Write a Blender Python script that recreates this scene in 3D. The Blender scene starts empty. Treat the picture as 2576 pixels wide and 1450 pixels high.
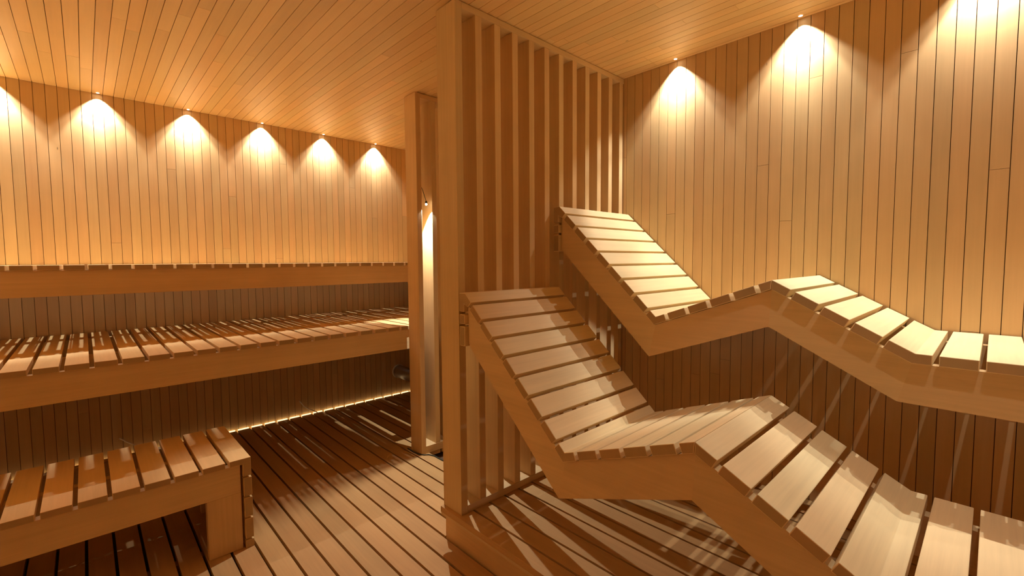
import bpy, bmesh, math, random
from mathutils import Vector, Matrix
random.seed(7)
sc = bpy.context.scene
col = sc.collection

# ------------------------------------------------------------------ measures (metres)
H = 1.35            # camera height
CZ = 2.48           # ceiling
YA = 4.146          # far wall behind the benches
XB = 2.51           # wall beside the loungers
XL, YF = -2.6, -1.7 # the two walls behind the camera
PW = 0.0545         # cladding pitch
FP = 0.0985         # deck pitch
ZP = 0.1825         # platform top

# ------------------------------------------------------------------ materials
def wood(name, axis, base=(0.60, 0.385, 0.215), var=0.16, grain=0.10, rough=0.52, spec=0.35, knots=True):
    m = bpy.data.materials.new(name); m.use_nodes = True
    nt = m.node_tree; N = nt.nodes; L = nt.links
    for n in list(N): N.remove(n)
    out = N.new('ShaderNodeOutputMaterial'); bs = N.new('ShaderNodeBsdfPrincipled')
    L.new(bs.outputs[0], out.inputs[0])
    tc = N.new('ShaderNodeTexCoord'); geo = N.new('ShaderNodeNewGeometry')
    oi = N.new('ShaderNodeObjectInfo')
    # random shift per board so that grain does not run on from one board to the next
    add = N.new('ShaderNodeMath'); add.operation = 'ADD'
    L.new(geo.outputs['Random Per Island'], add.inputs[0]); L.new(oi.outputs['Random'], add.inputs[1])
    mul = N.new('ShaderNodeMath'); mul.operation = 'MULTIPLY'; mul.inputs[1].default_value = 41.7
    L.new(add.outputs[0], mul.inputs[0])
    comb = N.new('ShaderNodeCombineXYZ')
    for i in range(3): L.new(mul.outputs[0], comb.inputs[i])
    va = N.new('ShaderNodeVectorMath'); va.operation = 'ADD'
    L.new(tc.outputs['Object'], va.inputs[0]); L.new(comb.outputs[0], va.inputs[1])
    mp = N.new('ShaderNodeMapping')
    s = [1.0, 1.0, 1.0]; s['XYZ'.index(axis)] = 0.035
    mp.inputs['Scale'].default_value = s
    L.new(va.outputs[0], mp.inputs[0])
    n1 = N.new('ShaderNodeTexNoise'); n1.inputs['Scale'].default_value = 90; n1.inputs['Detail'].default_value = 5
    n1.inputs['Roughness'].default_value = 0.6
    L.new(mp.outputs[0], n1.inputs['Vector'])
    n2 = N.new('ShaderNodeTexNoise'); n2.inputs['Scale'].default_value = 14; n2.inputs['Detail'].default_value = 3
    n2.inputs['Distortion'].default_value = 0.6
    L.new(mp.outputs[0], n2.inputs['Vector'])
    n3 = N.new('ShaderNodeTexNoise'); n3.inputs['Scale'].default_value = 5; n3.inputs['Detail'].default_value = 2
    L.new(va.outputs[0], n3.inputs['Vector'])
    # tone = 1 + island + grain terms
    def term(src, centre, amp):
        a = N.new('ShaderNodeMath'); a.operation = 'SUBTRACT'; L.new(src, a.inputs[0]); a.inputs[1].default_value = centre
        b = N.new('ShaderNodeMath'); b.operation = 'MULTIPLY'; L.new(a.outputs[0], b.inputs[0]); b.inputs[1].default_value = amp
        return b.outputs[0]
    wn = N.new('ShaderNodeTexWhiteNoise'); wn.noise_dimensions = '1D'; L.new(mul.outputs[0], wn.inputs['W'])
    ts = [term(wn.outputs['Value'], .5, var), term(n1.outputs[0], .5, grain * 1.5), term(n2.outputs[0], .5, grain * 1.6), term(n3.outputs[0], .5, grain)]
    cur = None
    for t in ts:
        a = N.new('ShaderNodeMath'); a.operation = 'ADD'
        L.new(t, a.inputs[0])
        if cur is None: a.inputs[1].default_value = 1.0
        else: L.new(cur, a.inputs[1])
        cur = a.outputs[0]
    # redder / yellower boards
    sep = N.new('ShaderNodeSeparateColor'); L.new(wn.outputs['Color'], sep.inputs[0])
    mix = N.new('ShaderNodeMix'); mix.data_type = 'RGBA'
    mix.inputs[6].default_value = (base[0] * 1.02, base[1] * 0.955, base[2] * 0.93, 1)
    mix.inputs[7].default_value = (base[0] * 0.99, base[1] * 1.02, base[2] * 1.03, 1)
    L.new(sep.outputs[1], mix.inputs[0])
    vm = N.new('ShaderNodeVectorMath'); vm.operation = 'SCALE'
    L.new(mix.outputs[2], vm.inputs[0]); L.new(cur, vm.inputs['Scale'])
    colr = vm.outputs[0]
    if knots:
        mk = N.new('ShaderNodeMapping'); s2 = [2.6, 2.6, 2.6]; s2['XYZ'.index(axis)] = 0.9
        mk.inputs['Scale'].default_value = s2; L.new(va.outputs[0], mk.inputs[0])
        vo = N.new('ShaderNodeTexVoronoi'); vo.inputs['Scale'].default_value = 1.6; L.new(mk.outputs[0], vo.inputs['Vector'])
        rp = N.new('ShaderNodeMapRange'); rp.inputs['From Min'].default_value = 0.006; rp.inputs['From Max'].default_value = 0.018
        rp.inputs['To Min'].default_value = 0.38; rp.inputs['To Max'].default_value = 1.0
        L.new(vo.outputs['Distance'], rp.inputs['Value'])
        vk = N.new('ShaderNodeVectorMath'); vk.operation = 'SCALE'; L.new(colr, vk.inputs[0]); L.new(rp.outputs[0], vk.inputs['Scale'])
        colr = vk.outputs[0]
    L.new(colr, bs.inputs['Base Color'])
    bs.inputs['Roughness'].default_value = rough
    bs.inputs['Specular IOR Level'].default_value = spec
    bp = N.new('ShaderNodeBump'); bp.inputs['Strength'].default_value = 0.08; bp.inputs['Distance'].default_value = 0.001
    L.new(n1.outputs[0], bp.inputs['Height']); L.new(bp.outputs[0], bs.inputs['Normal'])
    return m

def plain(name, c, rough=0.5, metal=0.0, emit=None, es=0.0):
    m = bpy.data.materials.new(name); m.use_nodes = True
    nt = m.node_tree; b = nt.nodes['Principled BSDF']
    n = nt.nodes.new('ShaderNodeTexNoise'); n.inputs['Scale'].default_value = 60
    tc = nt.nodes.new('ShaderNodeTexCoord'); nt.links.new(tc.outputs['Object'], n.inputs['Vector'])
    mr = nt.nodes.new('ShaderNodeMapRange'); mr.inputs['To Min'].default_value = 0.88; mr.inputs['To Max'].default_value = 1.12
    nt.links.new(n.outputs[0], mr.inputs['Value'])
    v = nt.nodes.new('ShaderNodeVectorMath'); v.operation = 'SCALE'; v.inputs[0].default_value = c
    nt.links.new(mr.outputs[0], v.inputs['Scale']); nt.links.new(v.outputs[0], b.inputs['Base Color'])
    b.inputs['Roughness'].default_value = rough; b.inputs['Metallic'].default_value = metal
    if emit:
        b.inputs['Emission Color'].default_value = (*emit, 1); b.inputs['Emission Strength'].default_value = es
    return m

WALLC = (0.59, 0.417, 0.208)
BENCH = (0.65, 0.45, 0.21)
LOUNGE = (0.74, 0.598, 0.345)
M = {}
for ax in 'XYZ':
    M['wall' + ax] = wood('cladding_grain_' + ax.lower(), ax, WALLC, var=0.13, grain=0.11)
    M['bench' + ax] = wood('bench_wood_grain_' + ax.lower(), ax, BENCH, var=0.10, grain=0.15, rough=.68, spec=.2)
    M['beam' + ax] = wood('beam_wood_grain_' + ax.lower(), ax, (0.66, 0.485, 0.26), var=0.06, grain=0.17, rough=.6, spec=.25)
M['ceil'] = wood('ceiling_cladding', 'Y', (0.83, 0.60, 0.30), var=0.15, grain=0.08, rough=0.38, spec=0.5)
M['deck'] = wood('deck_wood', 'Y', (0.48, 0.298, 0.128), var=0.14, grain=0.15, rough=0.68, spec=.2)
M['lounge'] = wood('pale_lounger_wood', 'X', LOUNGE, var=0.08, grain=0.15, rough=.6, spec=.25)
M['end'] = wood('end_grain', 'Z', (0.42, 0.30, 0.155), var=0.12, grain=0.05, rough=.75, spec=.15, knots=False)
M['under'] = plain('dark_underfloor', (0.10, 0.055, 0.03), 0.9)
M['groove'] = plain('groove_wood', (0.20, 0.11, 0.05), 0.9)
M['metal'] = plain('grey_duct_metal', (0.42, 0.42, 0.40), 0.35, 0.8)
M['cable'] = plain('dark_cable_rubber', (0.03, 0.04, 0.03), 0.6)
M['wire'] = plain('pale_wire_sheath', (0.9, 0.89, 0.84), 0.3)
M['fit'] = plain('white_fitting', (0.8, 0.78, 0.72), 0.4)
M['lens'] = plain('lit_lens', (1, .95, .85), 0.4, emit=(1, .85, .62), es=30)
M['led'] = plain('lit_led_tape', (1, .9, .7), 0.4, emit=(1, .70, .36), es=2.1)

# ------------------------------------------------------------------ mesh helpers
def BM(): return bmesh.new()
def box(bm, x0, x1, y0, y1, z0, z1):
    vs = [bm.verts.new(p) for p in ((x0,y0,z0),(x1,y0,z0),(x1,y1,z0),(x0,y1,z0),(x0,y0,z1),(x1,y0,z1),(x1,y1,z1),(x0,y1,z1))]
    for f in ((0,3,2,1),(4,5,6,7),(0,1,5,4),(1,2,6,5),(2,3,7,6),(3,0,4,7)):
        bm.faces.new([vs[i] for i in f])
def prism_x(bm, pts, x0, x1):
    """polygon in (y, z) drawn out along x"""
    a = [bm.verts.new((x0, y, z)) for y, z in pts]; b = [bm.verts.new((x1, y, z)) for y, z in pts]
    n = len(pts)
    bm.faces.new(a); bm.faces.new(b[::-1])
    for i in range(n):
        j = (i + 1) % n
        bm.faces.new((a[i], b[i], b[j], a[j]))
def prism_y(bm, pts, y0, y1):
    """polygon in (x, z) drawn out along y"""
    a = [bm.verts.new((x, y0, z)) for x, z in pts]; b = [bm.verts.new((x, y1, z)) for x, z in pts]
    n = len(pts)
    bm.faces.new(a); bm.faces.new(b[::-1])
    for i in range(n):
        j = (i + 1) % n
        bm.faces.new((a[i], b[i], b[j], a[j]))
def tube(bm, pts, r, seg=8):
    pts = [Vector(p) for p in pts]; rings = []
    for i, p in enumerate(pts):
        d = (pts[min(i+1, len(pts)-1)] - pts[max(i-1, 0)]).normalized()
        u = d.cross(Vector((0, 0, 1)))
        if u.length < .1: u = d.cross(Vector((1, 0, 0)))
        u.normalize(); v = d.cross(u)
        rings.append([bm.verts.new(p + r * (math.cos(2*math.pi*k/seg) * u + math.sin(2*math.pi*k/seg) * v)) for k in range(seg)])
    for a, b in zip(rings, rings[1:]):
        for k in range(seg): bm.faces.new((a[k], a[(k+1) % seg], b[(k+1) % seg], b[k]))
    bm.faces.new(rings[0][::-1]); bm.faces.new(rings[-1])
def disc_z(bm, x, y, z0, z1, r, seg=20, r2=None):
    r2 = r if r2 is None else r2
    a = [bm.verts.new((x + r*math.cos(2*math.pi*k/seg), y + r*math.sin(2*math.pi*k/seg), z0)) for k in range(seg)]
    b = [bm.verts.new((x + r2*math.cos(2*math.pi*k/seg), y + r2*math.sin(2*math.pi*k/seg), z1)) for k in range(seg)]
    bm.faces.new(a[::-1]); bm.faces.new(b)
    for k in range(seg): bm.faces.new((a[k], a[(k+1) % seg], b[(k+1) % seg], b[k]))
def obj(name, bm, mat, parent=None, bevel=0.0, smooth=False, loc=None, mats=None, end=None):
    bmesh.ops.recalc_face_normals(bm, faces=bm.faces)
    if end is not None:
        for f_ in bm.faces:
            if abs(f_.normal[end]) > .9: f_.material_index = 1
        mats = [mat, M['end']]
    if bevel:
        bmesh.ops.bevel(bm, geom=list(bm.edges), offset=bevel, segments=2, profile=0.6, affect='EDGES', clamp_overlap=True)
    me = bpy.data.meshes.new(name)
    bm.to_mesh(me); bm.free()
    if mats:
        for m_ in mats: me.materials.append(m_)
    else: me.materials.append(mat)
    if smooth:
        for p in me.polygons: p.use_smooth = True
    o = bpy.data.objects.new(name, me); col.objects.link(o)
    if parent is not None:
        o.parent = parent
        # geometry is drawn in room coordinates: shift it to the thing's base
        me.transform(Matrix.Translation(-Vector(parent['_at'])))
    elif loc is not None:
        me.transform(Matrix.Translation(-Vector(loc))); o.location = loc
    return o
def thing(name, label, cat, at, group=None):
    o = bpy.data.objects.new(name, None); o.empty_display_size = .1; o.location = at
    col.objects.link(o); o['label'] = label; o['category'] = cat; o['_at'] = tuple(at)
    if group: o['group'] = group
    return o
def tag(o, label, cat, group=None):
    o['label'] = label; o['category'] = cat
    if group: o['group'] = group
    return o
def struct(name, bm, mat, **k):
    o = obj(name, bm, mat, **k); o['kind'] = 'structure'; return o

# ------------------------------------------------------------------ room shell
def cuts(a, b, minlen=.5, maxlen=2.2):
    """random butt joints along one board"""
    out = [a]; p = a + random.uniform(.1, maxlen)
    while p < b - .15:
        out.append(p); p += random.uniform(minlen, maxlen)
    out.append(b); return out
def mark(bm, start, idx):
    for f in list(bm.faces)[start:]: f.material_index = idx
G = 0.0024; DP = 0.010; J = 0.0006

bm = BM()                                                 # wall behind the benches
k0 = int(math.floor((XL + .2925) / PW)); x = -.2925 + k0 * PW
while x < XB:
    a, b = max(x + G/2, XL), min(x + PW - G/2, XB)
    if b - a > .004:
        c = cuts(-.06, CZ, 2.0, 5.2)
        for u, v in zip(c, c[1:]): box(bm, a, b, YA, YA + DP, u + J, v - J)
    x += PW
n = len(bm.faces); box(bm, XL - .1, XB + .1, YA + DP, YA + .1, -.12, CZ + .12); bm.faces.ensure_lookup_table(); mark(bm, n, 1)
struct('wall_back', bm, None, mats=[M['wallZ'], M['groove']])

bm = BM()                                                 # wall beside the loungers
y = .738 - 60 * PW
while y < YA:
    a, b = max(y + G/2, YF), min(y + PW - G/2, YA)
    if b - a > .004:
        c = cuts(-.06, CZ, 2.0, 4.6)
        for u, v in zip(c, c[1:]): box(bm, XB, XB + DP, a, b, u + J, v - J)
    y += PW
n = len(bm.faces); box(bm, XB + DP, XB + .1, YF - .1, YA + .1, -.12, CZ + .12); bm.faces.ensure_lookup_table(); mark(bm, n, 1)
struct('wall_right', bm, None, mats=[M['wallZ'], M['groove']])

bm = BM()                                                 # the two walls behind the camera
y = YF
while y < YA:
    box(bm, XL - DP, XL, y + G/2, min(y + PW - G/2, YA), -.06, CZ); y += PW
n = len(bm.faces); box(bm, XL - .1, XL - DP, YF - .1, YA + .1, -.12, CZ + .12); bm.faces.ensure_lookup_table(); mark(bm, n, 1)
struct('wall_left', bm, None, mats=[M['wallZ'], M['groove']])
bm = BM(); x = XL
while x < XB:
    box(bm, x + G/2, min(x + PW - G/2, XB), YF - DP, YF, -.06, CZ); x += PW
n = len(bm.faces); box(bm, XL - .1, XB + .1, YF - .1, YF - DP, -.12, CZ + .12); bm.faces.ensure_lookup_table(); mark(bm, n, 1)
struct('wall_front', bm, None, mats=[M['wallZ'], M['groove']])

bm = BM(); x = -.2925 + k0 * PW                           # ceiling boards, in line with the wall's
while x < XB:
    a, b = max(x + G/2, XL), min(x + PW - G/2, XB)
    if b - a > .004:
        c = cuts(YF, YA, 1.2, 3.4)
        for u, v in zip(c, c[1:]): box(bm, a, b, u + J, v - J, CZ, CZ + DP)
    x += PW
n = len(bm.faces); box(bm, XL - .1, XB + .1, YF - .1, YA + .1, CZ + DP, CZ + .1); bm.faces.ensure_lookup_table(); mark(bm, n, 1)
struct('ceiling', bm, None, mats=[M['ceil'], M['groove']])

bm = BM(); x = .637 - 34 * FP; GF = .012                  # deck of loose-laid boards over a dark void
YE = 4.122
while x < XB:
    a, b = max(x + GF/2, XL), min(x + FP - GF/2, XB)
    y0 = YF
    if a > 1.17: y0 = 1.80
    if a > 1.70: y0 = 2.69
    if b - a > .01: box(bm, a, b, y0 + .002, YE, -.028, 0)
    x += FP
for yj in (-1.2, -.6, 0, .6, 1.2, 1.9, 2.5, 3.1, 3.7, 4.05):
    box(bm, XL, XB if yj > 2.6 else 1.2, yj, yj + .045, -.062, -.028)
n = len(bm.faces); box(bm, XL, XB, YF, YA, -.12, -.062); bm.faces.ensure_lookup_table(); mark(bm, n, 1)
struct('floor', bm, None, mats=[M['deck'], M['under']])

# ------------------------------------------------------------------ raised platform under the loungers
t = thing('raised_platform', 'low raised slatted platform beneath the two wave-shaped loungers, its edge by the open-slat screen', 'platform', (1.85, .4, 0))
bm = BM(); x = 1.2815 - .0973
first = True
while x < XB - .02:
    a, b = x + .0055, x + .0973 - .0055
    if first: a = 1.1895; first = False
    box(bm, a, min(b, XB - .004), YF + .01, 1.772, ZP - .028, ZP); x += .0973
obj('deck_boards', bm, M['deck'], t, bevel=.0015)
bm = BM(); box(bm, 1.191, 1.222, YF + .01, 1.771, .142, ZP - .029); obj('nosing', bm, M['beamY'], t)
bm = BM(); box(bm, 1.2375, 1.262, YF + .01, 1.80, -.055, ZP - .029); obj('riser', bm, M['beamY'], t)
bm = BM(); box(bm, 1.262, XB - .004, 1.775, 1.80, -.055, ZP - .029); obj('back_riser', bm, M['beamX'], t)
bm = BM()
for yj in (-1.4, -.8, -.2, .4, 1.0, 1.5): box(bm, 1.262, XB - .01, yj, yj + .045, -.06, ZP - .029)
obj('joist_frame', bm, M['beamX'], t)

# ------------------------------------------------------------------ benches
SP = .1005; TH = .0275
def bench(label, z, y0, y1, xr, gap, xg, beam, at_x, joists, foot):
    """xg: right edge of one slat; beam: (top, bottom) heights"""
    t = thing('sauna_bench', label, 'bench', (at_x, (y0 + y1) / 2, 0))
    bm = BM(); r = xg
    while r - SP < xr - .02: r += SP
    while r > XL + .1:
        a, b = r - SP + gap, min(r, xr)
        if b - a > .015: box(bm, a, b, y0, y1, z - TH, z)
        r -= SP
    obj('slatted_top', bm, M['benchY'], t, bevel=.0018, end=1)
    bm = BM(); box(bm, XL + .005, xr - .004, y0 + .013, y0 + .05, beam[1], z - TH - .0015)
    obj('front_beam', bm, M['beamX'], t, bevel=.001)
    bm = BM(); box(bm, XL + .006, XL + .10, y0 + .067, y0 + .107, foot, z - TH - .001); obj('leg', bm, M['beamZ'], t)
    for (ya, yb, zb) in joists:
        bm = BM(); box(bm, XL + .005, xr - .006, ya, yb, zb, z - TH - .001); obj('bearer', bm, M['beamX'], t)
    return t

bench('highest and narrowest slatted wooden bench, set against the lamp-lit plank wall', 1.343, 3.50, 4.138, XB - .006,
      .0145, .4052, (1.315, 1.172), -.5, [(3.885, 3.95, 1.21)], .889)
bench('widest slatted wooden bench, below the highest one, deck boards and a duct underneath it', .8885, 2.875, 4.138, XB - .006,
      .0172, 1.6055, (.861, .7185), -.4, [(3.30, 3.345, .76), (4.03, 4.07, .76)], .001)

# lowest bench: its top slats turn down over the end
t = thing('sauna_bench', 'lowest slatted wooden bench, its near end closed by a leg panel and stacked end boards', 'bench', (-.6, 2.65, 0))
z, y0, y1, xe = .434, 2.3745, 2.935, .532
bm = BM(); r = xe - .1035
while r > XL + .1:
    box(bm, r - SP + .0145, r, y0, y1, z - TH, z); r -= SP
prism_y(bm, [(xe - .1035 + .0165, z), (xe, z), (xe, .3475), (xe - .034, .3475), (xe - .034, z - TH), (xe - .1035 + .0165, z - TH)], y0, y1)
obj('slatted_top', bm, M['benchY'], t, bevel=.0018, end=1)
bm = BM()
for a, b in ((.2505, .3385), (.1495, .2415), (.0455, .1405), (.001, .0365)): box(bm, xe - .033, xe + .001, y0, y1, a, b)
obj('end_boards', bm, M['benchY'], t, bevel=.0018, end=1)
bm = BM(); box(bm, XL + .005, xe - .043, y0 + .012, y0 + .05, .2725, z - TH - .0015); obj('front_beam', bm, M['beamX'], t, bevel=.001)
bm = BM(); box(bm, .3535, xe - .043, y0 + .012, y0 + .05, .001, .272); obj('leg_panel', bm, M['beamZ'], t, bevel=.001)
bm = BM(); box(bm, XL + .005, xe - .043, y1 - .06, y1 - .02, .2725, z - TH - .0015); obj('bearer', bm, M['beamX'], t)
bm = BM(); box(bm, .40, xe - .043, y1 - .06, y1 - .02, .001, .272); obj('leg', bm, M['beamZ'], t)
bm = BM(); box(bm, XL + .005, xe - .043, 2.63, 2.67, .30, z - TH - .0015); obj('bearer', bm, M['beamX'], t)
bm = BM(); box(bm, -1.6, -1.46, y0 + .012, y0 + .05, .001, .272); obj('leg_panel', bm, M['beamZ'], t)

# ------------------------------------------------------------------ loungers
GP = .0155; TL = .032
def offset_poly(pts, t):
    """polyline in (y, z) shifted by t to its lower side, mitred"""
    out = []
    P = [Vector(p) for p in pts]
    nr = []
    for a, b in zip(P, P[1:]):
        d = (b - a).normalized(); nr.append(Vector((-d.y, d.x)) if -d.y * 0 + d.x < 0 else Vector((d.y, -d.x)))
    for i, p in enumerate(P):
        if i == 0: out.append(p + nr[0] * t)
        elif i == len(P) - 1: out.append(p + nr[-1] * t)
        else:
            m_ = (nr[i-1] + nr[i]).normalized(); out.append(p + m_ * (t / m_.dot(nr[i])))
    return out
def lounger(label, A, B, C, D, E, x0, x1, bev=.0022):
    t = thing('wave_lounger', label, 'lounger', ((x0 + x1) / 2, .5, ZP))
    A, B, C, D, E = map(Vector, (A, B, C, D, E)); path = [A, B, C, D, E]
    lo = offset_poly(path, TL + .0005); Bl, Cl, Dl = lo[1], lo[2], lo[3]
    def seg(bm, P, Q, a, b):
        d = (Q - P).normalized(); n = Vector((-d.y, d.x))
        if n.y > 0: n = -n
        p, q = P + d * a, P + d * b
        prism_x(bm, [tuple(p), tuple(q), tuple(q + n * TL), tuple(p + n * TL)], x0, x1)
    def nrm(P, Q):
        d = (Q - P).normalized(); n = Vector((-d.y, d.x)); return d, (-n if n.y > 0 else n)
    # backrest: cap, seven slats
    bm = BM(); L = (B - A).length; d, n = nrm(A, B)
    q = A + d * .0555
    prism_x(bm, [(1.6305, A.y - .0005), tuple(A), tuple(q), tuple(q + n * TL), (1.5965, A.y - .049), (1.5965, A.y - .0835), (1.6305, A.y - .0835)], x0, x1)
    s = .0555 + GP
    pitch = (L - s - .038) / 7
    for i in range(7): seg(bm, A, B, s + i * pitch, s + i * pitch + pitch - GP)
    obj('backrest_slats', bm, M['lounge'], t, bevel=bev, end=0)
    # seat: mitred valley piece, four slats, last one up to the ridge
    bm = BM(); d2, n2 = nrm(B, C); L2 = (C - B).length
    a = A + d * (L - .038); b = B + d2 * .0425
    prism_x(bm, [tuple(a), tuple(B), tuple(b), tuple(b + n2 * TL), tuple(Bl), tuple(a + n * TL)], x0, x1)
    s = .0425 + GP; end = .0510; pitch = (L2 - s - end) / 4
    for i in range(4): seg(bm, B, C, s + i * pitch, s + i * pitch + pitch - GP)
    c = C - d2 * end; d3, n3 = nrm(C, D)
    prism_x(bm, [tuple(c), tuple(C - d2 * .0008), tuple(Cl - d2 * .0008), tuple(c + n2 * TL)], x0, x1)
    obj('seat_slats', bm, M['lounge'], t, bevel=bev, end=0)
    # leg rest
    bm = BM(); L3 = (D - C).length
    c = C + d3 * .0705
    prism_x(bm, [tuple(C + d3 * .0008), tuple(c), tuple(c + n3 * TL), tuple(Cl + d3 * .0008)], x0, x1)
    s = .0705 + .0165; pitch = (L3 - s - .0735) / 3
    for i in range(3): seg(bm, C, D, s + i * pitch, s + i * pitch + pitch - .0165)
    e = C + d3 * (L3 - .0735); d4, n4 = nrm(D, E); f = D + d4 * .0385
    prism_x(bm, [tuple(e), tuple(D), tuple(f), tuple(f + n4 * TL), tuple(Dl), tuple(e + n3 * TL)], x0, x1)
    obj('leg_rest_slats', bm, M['lounge'], t, bevel=bev, end=0)
    bm = BM(); s = .0385 + .0145; L4 = (E - D).length
    while s < L4:
        seg(bm, D, E, s, min(s + .0842, L4)); s += .0975
    obj('foot_rest_slats', bm, M['lounge'], t, bevel=bev, end=0)
    # side beams
    up = offset_poly(path, TL + .0015); dn = offset_poly(path, .161)
    yb = 1.5765
    def at_y(P, Q, y): k = (y - P.x) / (Q.x - P.x); return (y, P.y + k * (Q.y - P.y))
    for i, (xa, xb) in enumerate(((x0 + .0125, x0 + .050), (x1 - .080, x1 - .042))):
        nm = ('backrest_beam', 'seat_beam', 'leg_rest_beam', 'foot_rest_beam')
        quads = [[at_y(up[0], up[1], yb), tuple(up[1]), tuple(dn[1]), at_y(dn[0], dn[1], yb)]]
        for k in (1, 2, 3): quads.append([tuple(up[k]), tuple(up[k+1]), tuple(dn[k+1]), tuple(dn[k])])
        for q_, nme in zip(quads, nm):
            bm = BM(); prism_x(bm, q_, xa, xb); obj(nme, bm, M['beamY'], t)
    # blocks behind the backrest, against the screen
    bm = BM(); box(bm, x0, x1 - .01, 1.5925, 1.6305, A.y - .138, A.y - .0955); box(bm, x0, x1 - .01, 1.5925, 1.6305, A.y - .237, A.y - .1495)
    obj('backing_slats', bm, M['lounge'], t, bevel=.003, end=0)
    for xa in (x0 + .02, x1 - .06):
        bm = BM(); box(bm, xa, xa + .04, 1.5775, 1.592, A.y - .23, A.y - .06); obj('bracket', bm, M['beamZ'], t)
    for xa in (x0 + .0125, x1 - .08):
        bm = BM(); box(bm, xa, xa + .038, E.x + .001, E.x + .13, ZP + .001, dn[4].y - .001); obj('leg', bm, M['beamZ'], t)
    return t
lounger('higher wave-shaped slatted wooden lounger, brightly lit, alongside the plank wall', (1.589, 1.635), (1.027, 1.097), (.561, 1.2735), (.156, 1.0575), (-.62, 1.0575), 1.843, 2.503)
lounger('lower wave-shaped slatted wooden lounger, nearer to the aisle, partly in shade', (1.587, 1.2095), (1.021, .668), (.551, .8455), (.151, .6295), (-.62, .6295), 1.211, 1.8375)

# ------------------------------------------------------------------ slatted screens
def screen(label, x0, y0, zb, ups, zrail, gx):
    t = thing('slatted_screen', label, 'screen', (x0 + .5, y0 + .07, zb))
    y1 = y0 + .14
    bm = BM(); box(bm, x0, x0 + .0365, y0, y1, zb, CZ - .004); obj('end_post', bm, M['beamZ'], t, bevel=.0012)
    bm = BM(); box(bm, x0 + .037, XB - .003, y0, y1, CZ - .0325, CZ - .004); obj('top_rail', bm, M['beamX'], t, bevel=.001)
    bm = BM(); box(bm, x0 + .037, XB - .003, y0, y1, zb, zrail); obj('bottom_rail', bm, M['beamX'], t, bevel=.001)
    for xu in ups:
        bm = BM(); box(bm, xu, min(xu + .0365, XB - .002), y0 + .0005, y1 - .0005, zrail + .0005, CZ - .033)
        obj('upright', bm, M['beamZ'], t, bevel=.001)
    return t
screen('open screen of tall wooden uprights standing behind the two loungers', 1.2085, 1.632, ZP + .0005, [1.3205 + .1141 * k for k in range(10)] + [2.4615], .2176, 0)
screen('more distant open wooden screen with a small lit lamp between its uprights', 1.6545, 2.686, .0005, [1.7735 + .1141 * k for k in range(7)], .052, 0)

# ------------------------------------------------------------------ lamps
LCOL = (1.0, .955, .86)
def spot(name, at, power, half, blend, parent=None, aim=None, radius=.006, colr=LCOL):
    l = bpy.data.lights.new(name, 'SPOT'); l.energy = power; l.color = colr; l.spot_size = math.radians(2 * half); l.spot_blend = blend
    l.shadow_soft_size = radius
    o = bpy.data.objects.new(name, l); col.objects.link(o)
    o.location = at
    if aim: o.rotation_euler = (Vector(aim) - Vector(at)).to_track_quat('-Z', 'Y').to_euler()
    if parent is not None:
        o.parent = parent; o.location = Vector(at) - Vector(parent['_at'])
    return o
CORE, WIDE = 53.0, 22.0
def downlight(x, y, label=None, group=None, core=CORE, wide=WIDE, wall=(0, 1)):
    at = (x, y, CZ); p = None
    if label:
        p = thing('recessed_spotlight', label, 'ceiling light', at, group)
        bm = BM()
        ring = [[bm.verts.new((x + r * math.cos(a), y + r * math.sin(a), z)) for a in [2*math.pi*k/24 for k in range(24)]] for r, z in ((.0098, CZ - .0002), (.0098, CZ - .0022), (.0082, CZ - .0028), (.0085, CZ - .0004))]
        for a_, b_ in zip(ring, ring[1:]):
            for k in range(24): bm.faces.new((a_[k], a_[(k+1) % 24], b_[(k+1) % 24], b_[k]))
        obj('trim_ring', bm, M['fit'], p)
        bm = BM(); disc_z(bm, x, y, CZ - .0032, CZ - .0012, .006, r2=.008); obj('lens', bm, M['lens'], p)
    spot('core_beam', (x, y, CZ - .004), core, 38, .34, p, aim=(x + wall[0] * .05, y + wall[1] * .05, CZ - 1))
    spot('spill_beam', (x, y, CZ - .004), wide, 48, .35, p)
ga, gb = 'ceiling spotlights above the benches', 'ceiling spotlights above the loungers'
words = ['small ceiling spotlight over the benches, fifth and farthest from the open screens', 'small ceiling spotlight over the benches, fourth counted from the open screens',
         'small ceiling spotlight over the benches, middle one of the row of five', 'small ceiling spotlight over the benches, second counted from the open screens',
         'small ceiling spotlight over the benches, nearest to the open screens']
for k, w in zip(range(5), words): downlight(.119 + .4925 * k, 4.115, w, ga)
for k in (-1, -2, -3, -4): downlight(.119 + .4925 * k, 4.115)
downlight(2.477, 1.277, 'ceiling spotlight over the higher lounger, nearer to the screen', gb, core=48, wide=29, wall=(1, 0))
downlight(2.477, .664, 'ceiling spotlight over the higher lounger, further from the screen', gb, core=48, wide=29, wall=(1, 0))
for k in (2, 3, 4): downlight(2.477, 1.277 - .613 * k, core=(45, 26, 12)[k - 2], wide=(14, 5, 2)[k - 2], wall=(1, 0))
downlight(2.477, 1.277 + .613 * 2, core=20, wide=6, wall=(1, 0))
# added fill: unseen spots washing the two walls behind the camera, for soft indirect light
for k in range(8): downlight(XL + .033, -1.1 + .6 * k, core=16 if k < 5 else 215, wide=6 if k < 5 else 16, wall=(-1, 0))
for k in range(5): downlight(-2.0 + .9 * k, YF + .033, core=12, wide=2, wall=(0, -1))
# lamp of the same kind over the aisle, beside the camera
spot('aisle_beam', (1.585, -.17, CZ - .004), 29, 42, .45)
spot('aisle_beam', (-.6, -.5, CZ - .004), 8, 60, .7)  # added wide fill spot behind the camera, not a known lamp

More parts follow.
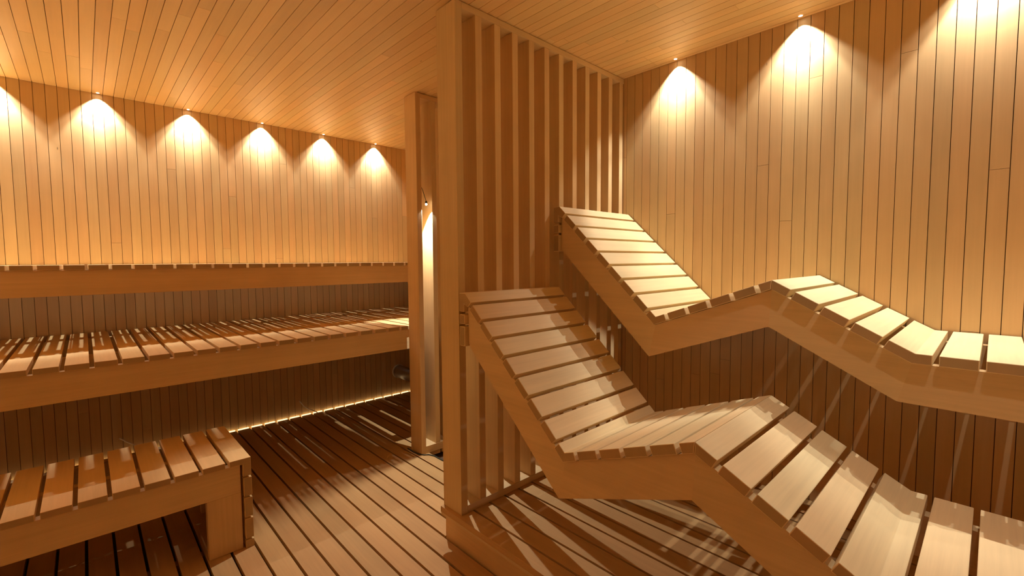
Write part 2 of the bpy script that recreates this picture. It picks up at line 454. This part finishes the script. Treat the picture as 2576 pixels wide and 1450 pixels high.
# small lamp hanging between the uprights of the distant screen
lx, ly, lz = 1.7285, 2.690, 1.741
t = thing('pendant_lamp', 'tiny bright lamp on a dark cord between uprights of the distant screen', 'lamp', (lx, ly, lz))
bm = BM(); bmesh.ops.create_uvsphere(bm, u_segments=16, v_segments=10, radius=.0075, matrix=Matrix.Translation((lx, ly, lz))); obj('bulb', bm, M['lens'], t, smooth=True)
bm = BM(); disc_z(bm, lx, ly, lz + .006, lz + .022, .009, r2=.006); obj('holder', bm, M['cable'], t)
bm = BM(); tube(bm, [(lx, ly, lz + .02), (lx - .008, ly + .004, lz + .05), (lx - .022, ly + .01, lz + .10), (1.692, ly + .02, lz + .135)], .0022); obj('cord', bm, M['cable'], t)
spot('lamp_beam', (lx, ly, lz - .012), 84, 49, .12, t, aim=(lx - .03, ly - .18, lz - 1), radius=.006)

# ------------------------------------------------------------------ led tape, duct, wires, cable
t = thing('led_strip', 'glowing line of light in the slot where the deck meets the wall under the benches', 'strip light', (0, 4.134, -.01))
bm = BM(); x = .637 - 34 * FP
while x < XB:
    a, b = max(x + .011, XL), min(x + FP - .011, XB - .002)
    if b - a > .01: box(bm, a, b, 4.1245, 4.1425, -.018, .0035)
    x += FP
obj('led_tape_strip', bm, M['led'], t)
bm = BM(); box(bm, XL, XB - .001, 4.1235, 4.1445, -.03, -.019); obj('channel', bm, M['metal'], t)

t = thing('duct_pipe', 'round grey metal duct coming out of the plank wall beneath the widest bench', 'duct', (2.295, 4.146, .232))
bm = BM(); seg = 32; rings = []
for yy, r in ((4.146, .063), (3.72, .063), (3.72, .058), (3.76, .058)):
    rings.append([bm.verts.new((2.295 + r * math.cos(2*math.pi*k/seg), yy, .232 + r * math.sin(2*math.pi*k/seg))) for k in range(seg)])
for a, b in zip(rings, rings[1:]):
    for k in range(seg): bm.faces.new((a[k], a[(k+1) % seg], b[(k+1) % seg], b[k]))
obj('duct_tube', bm, M['metal'], t, smooth=True)
bm = BM(); rings = []
for yy, r in ((4.1455, .070), (4.128, .070), (4.128, .0635), (4.1455, .0635)):
    rings.append([bm.verts.new((2.295 + r * math.cos(2*math.pi*k/seg), yy, .232 + r * math.sin(2*math.pi*k/seg))) for k in range(seg)])
for a, b in zip(rings, rings[1:]):
    for k in range(seg): bm.faces.new((a[k], a[(k+1) % seg], b[(k+1) % seg], b[k]))
obj('wall_collar', bm, M['fit'], t)

def wire(label, pts):
    at = pts[0]; bm = BM(); tube(bm, pts, .0042, 6); o = obj('loose_wire', bm, M['wire'], loc=at, smooth=True); tag(o, label, 'wire')
wire('thin pale wire poking from the dark wall just above the lowest bench', [(.1266, 4.1455, .129), (.140, 4.125, .122), (.160, 4.11, .105), (.185, 4.105, .088), (.21, 4.10, .065), (.225, 4.112, -.02)])
wire('thin pale wire hanging from a wall hole down to the glowing light slot', [(1.3239, 4.1455, .1331), (1.330, 4.13, .120), (1.352, 4.115, .085), (1.385, 4.11, .055), (1.42, 4.11, .035), (1.455, 4.112, .012), (1.475, 4.128, -.01)])
pts = [(1.640, 2.85, .004), (1.638, 2.78, .004), (1.645, 2.715, .004), (1.665, 2.672, .004), (1.69, 2.655, .0045), (1.707, 2.61, .004), (1.7085, 2.50, .003), (1.7085, 2.3, .003), (1.7085, 2.0, .003), (1.709, 1.83, .003)]
bm = BM(); tube(bm, pts, .0045, 8); tag(obj('floor_cable', bm, M['cable'], loc=pts[3], smooth=True), 'dark cable lying on the deck around the foot of the distant screen', 'cable')

# ------------------------------------------------------------------ camera, view
yaw, pitch, roll = 0.75499944, -0.059833, -0.0067178
f = Vector((math.sin(yaw)*math.cos(pitch), math.cos(yaw)*math.cos(pitch), math.sin(pitch)))
r = Vector((math.cos(yaw), -math.sin(yaw), 0)); u = r.cross(f)
c_, s_ = math.cos(roll), math.sin(roll)
r2 = r * c_ + u * s_; u2 = u * c_ - r * s_
cam = bpy.data.cameras.new('camera'); co = bpy.data.objects.new('camera', cam); col.objects.link(co)
Rm = Matrix((r2, u2, -f)).transposed().to_4x4(); Rm.translation = Vector((0, 0, H)); co.matrix_world = Rm
cam.sensor_width = 36; cam.lens = 1142.357 / 2576 * 36; cam.clip_start = .02
sc.camera = co
w = bpy.data.worlds.new('world'); sc.world = w; w.use_nodes = True
w.node_tree.nodes['Background'].inputs[0].default_value = (0, 0, 0, 1); w.node_tree.nodes['Background'].inputs[1].default_value = 0
vs = sc.view_settings; vs.view_transform = 'Standard'; vs.look = 'None'; vs.gamma = 1; vs.use_curve_mapping = False; vs.exposure = 0.0
cy = sc.cycles
cy.max_bounces = 10; cy.diffuse_bounces = 8; cy.glossy_bounces = 3; cy.sample_clamp_indirect = 6; cy.use_denoising = True
cy.caustics_reflective = False; cy.caustics_refractive = False
for o in list(bpy.data.objects):
    if '_at' in o: del o['_at']
